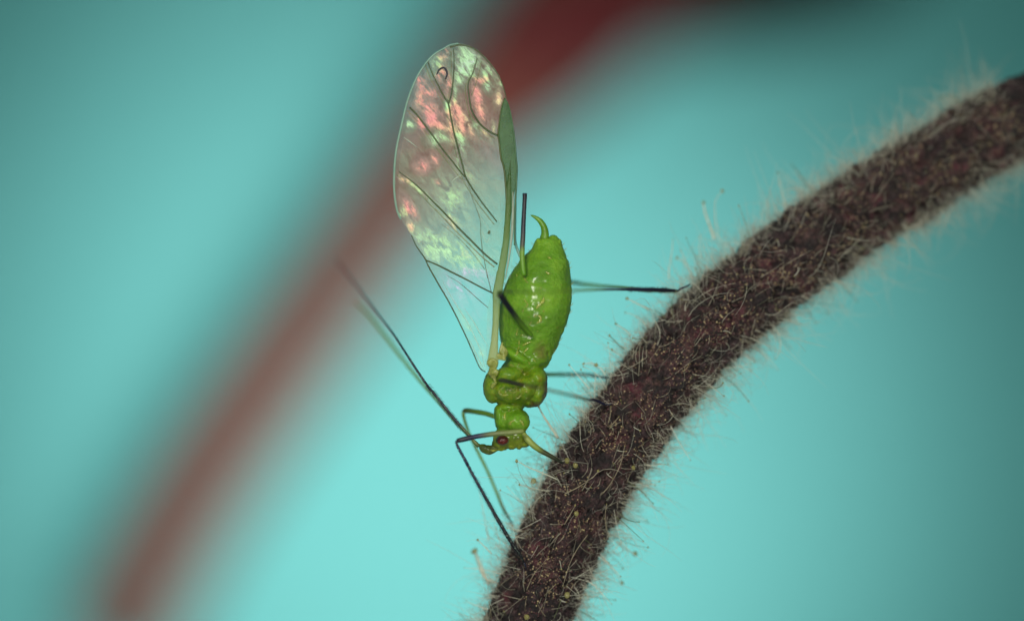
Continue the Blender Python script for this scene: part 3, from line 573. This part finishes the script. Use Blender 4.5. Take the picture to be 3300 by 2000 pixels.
# antennae
v = []; f = []
for c_, ps in (('H', [(350, 450, -1.05), (450, 630, -.95), (550, 810, -.8), (640, 960, -.6), (690, 1030, -.45)]), ('G', [(640, 760, -1.4), (800, 762, -.2), (900, 766, .6)]), ('I', [(900, 1100, .3), (1050, 1290, .1), (1180, 1450, 0)])):
    q = spline([list(x) for x in pts(c_, ps)], 60)
    for k_ in range(1, 59):
        for s_ in (-1, 1):
            p = Vector(q[k_]); t = (Vector(q[k_ + 1]) - Vector(q[k_ - 1])).normalized(); d = t.cross(Vector((0, 1, 0))).normalized() * s_
            if rnd.random() < .75: tube_vf([p + d * .03, p + d * .075 + t * .03, p + d * rnd.uniform(.09, .12) + t * .08], [.010, .007, .002], 4, False, v, f)
st = mesh('leg_bristles', v, f, M_black, aph); st['kind'] = 'stuff'
P1 = [pt('F', 480, 1118, -.15), pt('F', 440, 1085, -.15), pt('F', 370, 1000, -.1), pt('F', 200, 810, 0), pt('F', 0, 560, .1), pt('I', 900, 1100, .3), pt('I', 760, 890, .6), pt('I', 650, 720, 1.4), pt('I', 540, 575, 2.6), pt('I', 440, 445, 4.0), pt('I', 350, 325, 5.6), pt('I', 250, 205, 7.4), pt('I', 190, 140, 8.6)]
R1 = [.06, .05, .036, .036, .034, .031, .028, .026, .025, .024, .022, .02, .016]
ant = tube('antenna', list(zip(P1, R1)), gradient_leg('antenna_skin', P1[0], P1[-1], [(0, srgb(128, 146, 66)), (.09, srgb(70, 80, 46)), (.13, NAVY), (1, INK)], spots=True), aph, 300, 10, 'long dark ringed antenna held back past the wing', .12)
P2 = [pt('F', 455, 1096, -.05), pt('I', 1150, 1425, .6), pt('I', 1000, 1250, 1.6), pt('I', 850, 1075, 2.6), pt('I', 700, 885, 3.6), pt('I', 570, 715, 4.6), pt('I', 470, 585, 5.6), pt('I', 400, 510, 6.6), pt('I', 360, 465, 7.2)]
e2 = tube('antenna_ghost', list(zip(P2, [.03, .03, .036, .044, .048, .048, .044, .036, .02])), simple('ghost_green', srgb(118, 160, 70), srgb(130, 172, 84), alpha=.75), None, 60, 8); e2.parent = ant  # added tube for the blurred green double image of the antenna, no real part
P3 = [pt('F', 945, 975, -.35), pt('F', 985, 1030, -.4), pt('F', 1050, 1100, -.4), pt('F', 1130, 1160, -.35), pt('F', 1210, 1205, -.3), pt('F', 1300, 1255, -.2), pt('F', 1370, 1300, 0)]
tube('antenna', list(zip(P3, [.05, .085, .085, .075, .062, .05, .035])), gradient_leg('right_antenna_skin', P3[0], P3[-1], [(0, srgb(150, 165, 86)), (.45, srgb(124, 142, 62)), (.58, srgb(60, 66, 34)), (1, srgb(36, 40, 34))]), aph, 40, 12, 'short thick antenna reaching to the stem, pale then dark')

# fine bristles along the body outline
v = []; f = []
for side in (0, 1):
    for (y, l, r) in [(420, 652, 940), (470, 615, 956), (530, 560, 972), (600, 495, 998), (640, 465, 1004), (800, 380, 1021), (900, 345, 1024), (1010, 326, 1016), (1075, 320, 1004), (1210, 322, 962), (1330, 332, 910), (1395, 350, 880), (1450, 372, 850)]:
        for q in range(2):
            x = (l if side == 0 else r); s = -1 if side == 0 else 1
            p = pt('E', x - s * 6, y + rnd.uniform(-12, 12), .1 + rnd.uniform(-.3, .1)); L_ = rnd.uniform(.06, .13)
            tube_vf([p, p + Vector((s * L_ * .6, 0, L_ * .5)), p + Vector((s * L_ * .9, 0, L_))], [.007, .006, .003], 4, False, v, f)
st = mesh('bristles', v, f, M_pale, aph); st['kind'] = 'stuff'

# ------------------------------------------------------------------ wings
LEFT = [src('B', *q) for q in [(930, 75), (830, 92), (760, 130), (640, 200), (540, 300), (440, 450), (370, 600), (300, 800), (240, 1050), (185, 1300), (160, 1480)]] + \
       [src('C', *q) for q in [(150, 250), (150, 400), (165, 560), (190, 680), (230, 770), (300, 870), (360, 965), (420, 1095), (520, 1240)]] + \
       [src('D', *q) for q in [(500, 190), (600, 370), (700, 540), (800, 730), (910, 960), (980, 1120), (1050, 1275), (1110, 1320)]]
RIGHT = [src('B', *q) for q in [(930, 75), (1040, 95), (1150, 150), (1260, 250), (1350, 360), (1420, 470), (1470, 600), (1510, 750), (1550, 900), (1590, 1100), (1612, 1300), (1625, 1480)]] + \
        [src('C', *q) for q in [(1635, 150), (1628, 300), (1618, 500), (1605, 700), (1600, 900), (1598, 1050), (1570, 1300), (1550, 1480)]] + \
        [src('D', *q) for q in [(1385, 150), (1350, 330), (1295, 460), (1268, 600), (1255, 800), (1245, 1000), (1215, 1150), (1180, 1320)]]
def edge_x(E, y):
    for (x0, y0), (x1, y1) in zip(E, E[1:]):
        if y0 <= y <= y1: return x0 + (x1 - x0) * (y - y0) / max(1e-6, y1 - y0)
    return E[-1][0] if y > E[-1][1] else E[0][0]
def wing_y(px, py, far=False):
    """depth of the membrane: leans back towards the tip, gently buckled"""
    t = (1180 - py) / 1040
    y = -.75 + .55 * min(1, max(0, t) * 2.2) + .25 * t
    q = Vector((px / 100, py / 100, 1.5 if far else 0))
    y += .10 * noise.noise(Vector((q.x * .5, q.y * .25, q.z))) + .02 * noise.noise(q * 1.5)
    return y + (.4 if far else 0)
BL = []   # film patches: x, y, rx, ry, tilt, cover, hue (0 pink, .5 yellow, 1 green, 1.5 lilac)
def blob(c, x, y, rx, ry, cover, hue, tilt=0): BL.append((*src(c, x, y), rx / CR[c][2], ry / CR[c][2], math.radians(tilt), cover, hue))
for a_ in [(480, 540, 40, 70, .9, 0, -20), (560, 670, 90, 45, .9, 0, 20), (560, 860, 90, 60, .7, 0, 30), (590, 1010, 75, 60, 1.25, 0, 0), (470, 1040, 35, 90, .8, .05, -35), (700, 1060, 80, 35, .8, .15, 35), (640, 900, 80, 50, .5, 0, 0),
           (930, 950, 45, 130, 1.0, .05, -15), (950, 1120, 40, 90, .9, .15, -10), (830, 1010, 32, 180, .9, .25, -8), (1150, 700, 40, 130, .85, .05, -15), (1195, 900, 45, 110, .8, .1, -30), (720, 430, 45, 80, .7, .1, 0), (740, 210, 50, 70, .6, .25, 20), (1220, 510, 70, 40, .7, .1, -20),
           (1410, 740, 30, 70, .8, .3, 0), (800, 560, 35, 70, .7, .1, 0), (900, 820, 35, 90, .6, .2, -15), (1040, 1030, 22, 90, .6, .3, -25), (1090, 1180, 20, 80, .55, .25, -25), (1340, 1080, 20, 60, .5, .35, -10), (1250, 1160, 70, 25, .6, .4, 40), (450, 760, 50, 60, .55, .1, 0),
           (1030, 270, 110, 130, .85, 1, 0), (1000, 420, 80, 60, .7, 1, 0), (920, 500, 50, 60, .55, .9, 0), (1260, 420, 65, 90, .7, .9, -20), (1280, 600, 45, 40, .6, 1, 0), (330, 1050, 55, 30, .9, .85, 0), (640, 1230, 50, 70, .6, .9, -35), (950, 1240, 40, 110, .8, .95, -15), (880, 690, 18, 70, .8, 1, 0), (790, 820, 25, 50, .9, 1, 0),
           (730, 1180, 90, 40, .4, .75, 40), (660, 330, 60, 70, .45, .8, 0), (1400, 560, 60, 50, .35, .6, 0), (1130, 1060, 30, 60, .5, .8, -30)]:
    blob('B', *a_)
for a_ in [(500, 140, 62, 60, .95, -.05, 0), (640, 40, 30, 60, .8, .05, -20), (340, 640, 40, 110, .95, 0, -30), (345, 850, 30, 60, .9, .2, -25), (680, 330, 40, 25, .5, 0, 30), (265, 680, 30, 60, .9, .6, -15), (215, 720, 14, 14, 1.2, .7, 0),
           (820, 560, 260, 170, .32, .85, 30), (850, 430, 90, 90, .3, .4, 0), (720, 1120, 300, 160, .42, .7, 15), (860, 820, 130, 60, .35, .35, 40), (560, 980, 160, 90, .3, 1, 30), (1000, 1230, 220, 100, .3, .5, 20), (1050, 250, 160, 90, .2, .5, 30), (920, 40, 25, 90, .6, .95, -15), (400, 380, 190, 18, .6, .45, 38), (260, 300, 60, 30, .35, .3, 20)]:
    blob('C', *a_)
for a_ in [(800, 420, 90, 160, .3, 1.5, -30), (960, 240, 150, 80, .28, 1.5, 20), (930, 830, 30, 160, .35, .8, -30), (1080, 1150, 30, 140, .35, .9, -5), (620, 60, 130, 70, .3, 1.4, 10)]:
    blob('D', *a_)
def film(px, py):
    cov = 0.10; hs = 0; hw = 1e-4
    for x, y, rx, ry, t, c, h in BL:
        dx, dy = px - x, py - y
        if abs(dx) > 3 * max(rx, ry) or abs(dy) > 3 * max(rx, ry): continue
        u = dx * math.cos(t) + dy * math.sin(t); v_ = -dx * math.sin(t) + dy * math.cos(t)
        g = math.exp(-((u / rx) ** 2 + (v_ / ry) ** 2) * .8) * c
        cov += g; hs += g * h; hw += g
    return min(1.3, cov), hs / hw
def membrane_mat():
    m, nt, N, L, B = mat('wing_membrane'); co = coord(N)
    N.remove(B)
    ac = N.new('ShaderNodeAttribute'); ac.attribute_name = 'film'
    sep = N.new('ShaderNodeSeparateColor'); L.new(ac.outputs['Color'], sep.inputs[0])
    cb = N.new('ShaderNodeCombineXYZ')
    for k_, ax in enumerate(((.80 * 2.0, 0, .60 * 2.0), (.60 * .8, 0, -.80 * .8))):
        d_ = N.new('ShaderNodeVectorMath'); d_.operation = 'DOT_PRODUCT'; L.new(co, d_.inputs[0]); d_.inputs[1].default_value = ax; L.new(d_.outputs['Value'], cb.inputs[k_])
    mp = cb
    n1 = nz(N, L, 2.7, 7, .66, mp.outputs[0], .7); n2 = nz(N, L, 2.2, 4, .6, co); n3 = nz(N, L, 9, 5, .75, mp.outputs[0], .4)
    # film coverage broken up by noise
    a = N.new('ShaderNodeMath'); a.operation = 'MULTIPLY_ADD'; L.new(n1.outputs[0], a.inputs[0]); a.inputs[1].default_value = 4.8; a.inputs[2].default_value = -1.75
    a3 = N.new('ShaderNodeMath'); a3.operation = 'MULTIPLY_ADD'; L.new(n3.outputs[0], a3.inputs[0]); a3.inputs[1].default_value = 2.4; a3.inputs[2].default_value = -.25
    a4 = N.new('ShaderNodeMath'); a4.operation = 'MULTIPLY'; L.new(a.outputs[0], a4.inputs[0]); L.new(a3.outputs[0], a4.inputs[1])
    b = N.new('ShaderNodeMath'); b.operation = 'MULTIPLY'; b.use_clamp = False; L.new(sep.outputs[0], b.inputs[0]); L.new(a4.outputs[0], b.inputs[1])
    cl = N.new('ShaderNodeMapRange'); L.new(b.outputs[0], cl.inputs[0]); cl.inputs[1].default_value = .0; cl.inputs[2].default_value = .90; cl.inputs[3].default_value = .075; cl.inputs[4].default_value = .80
    # colour of the film
    h = N.new('ShaderNodeMath'); h.operation = 'MULTIPLY_ADD'; L.new(n2.outputs[0], h.inputs[0]); h.inputs[1].default_value = .35; hh = N.new('ShaderNodeMath'); hh.operation = 'MULTIPLY'; hh.inputs[1].default_value = .46; L.new(sep.outputs[1], hh.inputs[0]); L.new(hh.outputs[0], h.inputs[2])
    h2 = N.new('ShaderNodeMath'); h2.operation = 'MULTIPLY_ADD'; L.new(n3.outputs[0], h2.inputs[0]); h2.inputs[1].default_value = .34; L.new(h.outputs[0], h2.inputs[2])
    r = ramp(N, L, h2.outputs[0], [(.24, (.92, .32, .42, 1)), (.40, (.92, .46, .38, 1)), (.51, (.92, .78, .48, 1)), (.63, (.56, .88, .46, 1)), (.84, (.54, .84, .56, 1)), (.94, (.78, .62, .95, 1))])
    b1 = bump(N, L, n1.outputs[0], .35, .12); b2 = bump(N, L, n3.outputs[0], .25, .03, b1)
    cs = N.new('ShaderNodeMapRange'); L.new(cl.outputs[0], cs.inputs[0]); cs.inputs[1].default_value = .15; cs.inputs[2].default_value = .5; cs.inputs[3].default_value = .25; cs.inputs[4].default_value = .92
    fc = mixc(N, L, cs.outputs[0], (.52, .60, .54, 1), r.outputs[0])
    gl = N.new('ShaderNodeBsdfGlossy'); gl.inputs['Roughness'].default_value = .62; L.new(fc, gl.inputs[0]); L.new(b2, gl.inputs['Normal'])
    tl = N.new('ShaderNodeBsdfTranslucent'); tl.inputs[0].default_value = (.5, .6, .5, 1)
    g2 = N.new('ShaderNodeMixShader'); g2.inputs[0].default_value = .12; L.new(gl.outputs[0], g2.inputs[1]); L.new(tl.outputs[0], g2.inputs[2])
    tp = N.new('ShaderNodeBsdfTransparent'); tp.inputs[0].default_value = (.955, .96, .94, 1)
    mx = N.new('ShaderNodeMixShader'); L.new(cl.outputs[0], mx.inputs[0]); L.new(tp.outputs[0], mx.inputs[1]); L.new(g2.outputs[0], mx.inputs[2])
    L.new(mx.outputs[0], N['Material Output'].inputs[0]); return m
M_mem = membrane_mat()
def membrane(name, LE, RE, y0, y1, far, nx, ny, parent, strength=1.0, label=None):
    v = []; f = []; fl = []
    for j in range(ny + 1):
        s = j / ny; py = y0 + (y1 - y0) * (s if s > .06 else s * s / .06)
        a, b = edge_x(LE, py), edge_x(RE, py)
        for i in range(nx + 1):
            px = a + (b - a) * i / nx; v.append(at(px, py, wing_y(px, py, far))); c, h = film(px, py); fl.append((c * strength, h))
    for j in range(ny):
        for i in range(nx):
            a = j * (nx + 1) + i; f.append((a, a + 1, a + nx + 2, a + nx + 1))
    o = mesh(name, v, f, M_mem, parent, True, label)
    at_ = o.data.color_attributes.new('film', 'FLOAT_COLOR', 'POINT')
    at_.data.foreach_set('color', np.array([(c, h, 0, 1) for c, h in fl]).ravel()); return o
def dens(E, n):   # resample an edge
    return [tuple(q) for q in spline([(x, y, 0) for x, y in E], n)]
def wtube(name, lst, r, mt, parent, far=False, n=None, dz=-.02, label=None):
    """a vein lying on the membrane; lst in photo px; r radius or (start, end)"""
    n = n or max(8, len(lst) * 6); q = spline([(x, y, 0) for x, y in lst], n)
    rr = [r] * n if not isinstance(r, tuple) else [np.interp(i / (n - 1), np.linspace(0, 1, len(r)), r) for i in range(n)]
    P = [at(x, y, wing_y(x, y, far) + dz) for x, y, _ in q]
    v, f = tube_vf(P, rr, 8); return mesh(name, v, f, mt, parent, True, label)
def cp(c, lst): return [src(c, *q) for q in lst]

# far forewing: mostly hidden, its veins and front edge show beside those of the near wing
FL = [(x + 13, y + 10) for x, y in LEFT[:19]] + cp('D', [(470, 130), (600, 182), (750, 257), (900, 332), (1050, 412), (1180, 478), (1300, 540)])
FR = [(x - 2, y + 10) for x, y in RIGHT[:16]] + cp('C', [(1625, 1120), (1655, 1200), (1690, 1280), (1720, 1400), (1720, 1900)])
far_w = membrane('far_wing', FL, FR, FL[0][1], 950, True, 60, 160, aph, .35, 'far wing seen through the near one')
def sub(o): return o
OFF = (-9, 9)
M_vein_far = simple('far_wing_vein', srgb(96, 104, 40), srgb(126, 128, 60), rough=.4, alpha=.7)
V1 = cp('B', [(555, 300), (600, 420), (680, 580), (740, 700), (800, 800), (830, 950), (870, 1150), (910, 1300), (945, 1440)]) + cp('C', [(975, 130), (1010, 260), (1090, 400), (1200, 560), (1300, 690), (1385, 800)])
V1b = cp('B', [(865, 140), (870, 350), (850, 600), (830, 720), (802, 800)])
V2 = cp('B', [(335, 845), (430, 940), (520, 1060), (640, 1220), (750, 1370), (850, 1493)]) + cp('C', [(900, 140), (980, 240), (1010, 260)])
V3 = cp('C', [(210, 200), (330, 290), (450, 390), (600, 540), (750, 690), (900, 850), (1050, 1000), (1200, 1150), (1300, 1240), (1390, 1310)])
V4 = cp('D', [(470, 125), (600, 180), (750, 255), (900, 330), (1050, 410), (1190, 480)])
VR = cp('B', [(1150, 250), (1100, 420), (1040, 560), (1050, 700), (1080, 870), (1150, 1000), (1220, 1080), (1320, 1150), (1400, 1185)])
for V, r in ((V1, .012), (V1b, .012), (V2, .012), (V3, .016), (VR, .014)):
    wtube('vein', [(x + OFF[0], y + OFF[1]) for x, y in V], r * 1.2, M_vein_far, far_w, True)
for V in (cp('C', [(720, 830), (850, 930), (980, 1050), (1100, 1180), (1240, 1370)]), cp('D', [(690, 285), (820, 360), (950, 470), (1050, 560), (1140, 635)])):
    wtube('vein', V, (.006, .014, .012), M_vein, far_w, True)
wtube('front_edge', cp('C', [(1612, 500), (1608, 700), (1604, 900), (1608, 1050), (1650, 1180), (1700, 1280)]) + cp('E', [(540, 640)]), (.03, .04, .045, .05, .05), M_vein_pale, far_w, True, label='pale front edge of the far wing')
# hind wing: narrow, behind the near forewing
HL = cp('C', [(1035, 300), (1080, 480), (1150, 670), (1190, 800), (1192, 950), (1210, 1130), (1240, 1300), (1275, 1480)]) + cp('D', [(1110, 200), (1150, 370), (1172, 470), (1130, 640), (1120, 900), (1110, 1240)])
HR = [(x - 12, y) for x, y in RIGHT]
hw_ = membrane('hind_wing', HL, HR, HL[0][1], 1190, True, 30, 100, aph, .5, 'narrow hind wing under the forewing')
wtube('vein', HL[:11], (.006, .011, .012, .012), M_vein, hw_, True, 60)
wtube('vein', cp('C', [(1150, 670), (1220, 790), (1275, 870), (1290, 930)]), .01, M_fold, hw_, True)
wtube('vein', cp('C', [(1210, 920), (1240, 1010), (1265, 1050), (1300, 980)]), .012, M_fold, hw_, True)
# near forewing
fw = membrane('forewing', LEFT, RIGHT, LEFT[0][1], 1195, False, 90, 320, aph, 1.0, 'large clear forewing with pink and green sheen, raised over the back')
for V, r in ((V1, (.012, .018, .022, .022, .02, .018, .016)), (V1b, (.01, .016, .02)), (V2, (.024, .022, .018, .018)), (V3, (.010, .018, .022, .024, .022)), (V4, (.018, .022, .020, .018)), (VR, (.010, .014, .018, .022, .026))):
    wtube('vein', V, tuple(q * 1.25 for q in r), M_vein, fw)
wtube('vein', cp('B', [(1200, 290), (1170, 430), (1120, 600), (1080, 700)]), .010, M_vein_pale, fw)
for V in (cp('D', [(640, 330), (720, 480), (820, 640), (900, 760), (950, 850), (1000, 960), (1070, 1120), (1100, 1260)]), cp('D', [(880, 640), (980, 780), (1060, 920), (1140, 1050)]),
          cp('B', [(260, 1200), (330, 1250), (420, 1320)]), cp('C', [(840, 320), (900, 270), (960, 240)]), cp('D', [(930, 960), (1000, 1110), (1080, 1270)])):
    wtube('fold', V, (.006, .02, .022, .008), M_fold, fw)
# rim of the membrane
wtube('hem', LEFT[:16], (.022, .028, .034, .036, .032), hair_mat('wing_hem', srgb(165, 215, 195), srgb(190, 225, 205), .6), fw, n=120, label='pale outer hem of the forewing')
wtube('hem', LEFT[17:], (.014, .024, .022, .02, .016), M_vein, fw, n=80, label='olive trailing hem of the forewing')
wtube('hem', cp('B', [(820, 120), (930, 95), (1040, 110), (1150, 165), (1260, 270), (1350, 380), (1420, 490), (1470, 620), (1500, 740)]), (.022, .02, .014, .012), M_vein, fw, n=60)
# stigma: the thick green cell of the front edge, and the stout vein below it
def slab(name, LE, RE, y0, y1, thick, mt, parent, nx=10, ny=60, dz=-.03, label=None):
    v = []; f = []
    for j in range(ny + 1):
        py = y0 + (y1 - y0) * j / ny; a, b = edge_x(LE, py), edge_x(RE, py); hw = max(.2, (b - a)) / 200
        for i in range(nx * 2):
            an = 2 * math.pi * i / (nx * 2); px = (a + b) / 2 + (b - a) / 2 * math.cos(an)
            v.append(at(px, py, wing_y(px, py) + dz + min(thick, hw) * math.sin(an)))
    S = nx * 2
    for j in range(ny):
        for i in range(S):
            a = j * S + i; b = j * S + (i + 1) % S; f.append((a, b, b + S, a + S))
    f.append(tuple(range(S))); f.append(tuple(ny * S + k for k in range(S))[::-1])
    return mesh(name, v, f, mt, parent, True, label)
SL = cp('B', [(1478, 730), (1445, 830), (1424, 950), (1402, 1150), (1412, 1250), (1440, 1480)]) + cp('C', [(1455, 90), (1478, 200), (1492, 350), (1500, 460), (1506, 600), (1510, 800), (1500, 1000)])
SR = cp('B', [(1482, 730), (1520, 800), (1550, 900), (1585, 1100), (1606, 1300), (1620, 1480)]) + cp('C', [(1630, 150), (1624, 300), (1614, 380), (1590, 480), (1572, 600), (1550, 800), (1510, 1000)])
M_stig = simple('stigma_green', srgb(56, 90, 58), srgb(88, 124, 84), scale=1, rough=.5, sss=.1, bs=.3, alpha=.72, spec=.2)
stg = slab('stigma', SL, SR, SL[0][1] + 1, SL[-1][1], .03, M_stig, fw, label='long green stigma on the front edge of the wing')
wtube('vein', SL, (.014, .024, .03, .036, .036), simple('stigma_vein', srgb(52, 70, 22), srgb(74, 92, 34)), fw, n=60, dz=-.05)
wtube('vein', cp('B', [(1482, 735), (1520, 800), (1548, 900), (1583, 1100), (1604, 1300), (1618, 1480)]) + cp('C', [(1628, 150), (1622, 300), (1612, 500), (1603, 700), (1598, 900), (1597, 1080)]), (.012, .022, .03, .03, .026, .02), simple('front_vein', srgb(44, 84, 50), srgb(66, 104, 66)), fw, n=90, dz=-.04)
CL = cp('C', [(1548, 40), (1524, 220), (1500, 380), (1494, 500), (1490, 600), (1478, 800), (1455, 1050), (1420, 1250), (1392, 1400)]) + cp('D', [(1240, 200), (1212, 350), (1185, 480), (1188, 600), (1185, 800), (1170, 980), (1140, 1150), (1120, 1240)])
CRR = cp('C', [(1552, 40), (1556, 220), (1560, 380), (1560, 500), (1556, 600), (1550, 800), (1540, 1000), (1510, 1250), (1478, 1420)]) + cp('D', [(1330, 180), (1308, 350), (1290, 460), (1268, 600), (1255, 800), (1245, 980), (1245, 1150), (1250, 1250)])
M_costa = gradient_leg('costa_skin', at(1640, 511, -.4), at(1560, 1130, -.7), [(0, srgb(54, 88, 46)), (.22, srgb(66, 100, 40)), (.45, srgb(92, 124, 50)), (.8, srgb(124, 152, 82)), (1, srgb(150, 166, 96))], alpha=.72, bs=.7)
slab('costa', CL, CRR, CL[0][1], CL[-1][1], .045, M_costa, fw, 10, 140, -.05, 'stout yellow green front vein of the wing')
wtube('vein', cp('C', [(1578, 440), (1578, 700), (1565, 950), (1535, 1200), (1500, 1420)]) + cp('D', [(1320, 330)]), (.015, .04, .045, .04, .03, .01), hair_mat('pale_rib', srgb(190, 205, 185), srgb(210, 220, 200), .7), fw, dz=-.09)
# wing root: amber plates
for c_, rx, rz, ry, t in ((('F', 625, 225, -.75), .15, .2, .14, 5), (('F', 625, 330, -.8), .17, .17, .14, -10), (('F', 720, 170, -.72), .16, .13, .12, 20), (('F', 640, 400, -.8), .09, .16, .1, 10), (('F', 628, 480, -.76), .06, .12, .08, 5), (('F', 735, 90, -.75), .11, .24, .1, -8)):
    v = []; f = []; ellip(pt(*c_), rx, rz, ry, math.radians(t), v, f)
    for i in range(len(v)): v[i] = v[i] + Vector((noise.noise(v[i] * 5), noise.noise(v[i] * 5 + Vector((3, 3, 3))), noise.noise(v[i] * 5 + Vector((7, 1, 3))))) * .10
    mesh('wing_root_plate', v, f, M_amber, aph)
# small dark hooks that couple the wings
v = []; f = []; ellip(pt('C', 1292, 928, wing_y(*src('C', 1292, 928)) + .1), .045, .06, .04, .4, v, f, 12, 8); mesh('wing_hook', v, f, M_vein, aph)
# loose black bristle stuck on the wing
LB = cp('B', [(660, 450), (690, 395), (740, 366), (772, 392), (786, 445), (765, 508)])
lb = wtube('loose_bristle', LB, (.016, .026, .028, .03, .028, .016), M_black, None, n=40, dz=-.06)
tag(lb, 'tiny black hooked bristle stuck near the tip of the clear wing', 'bristle')
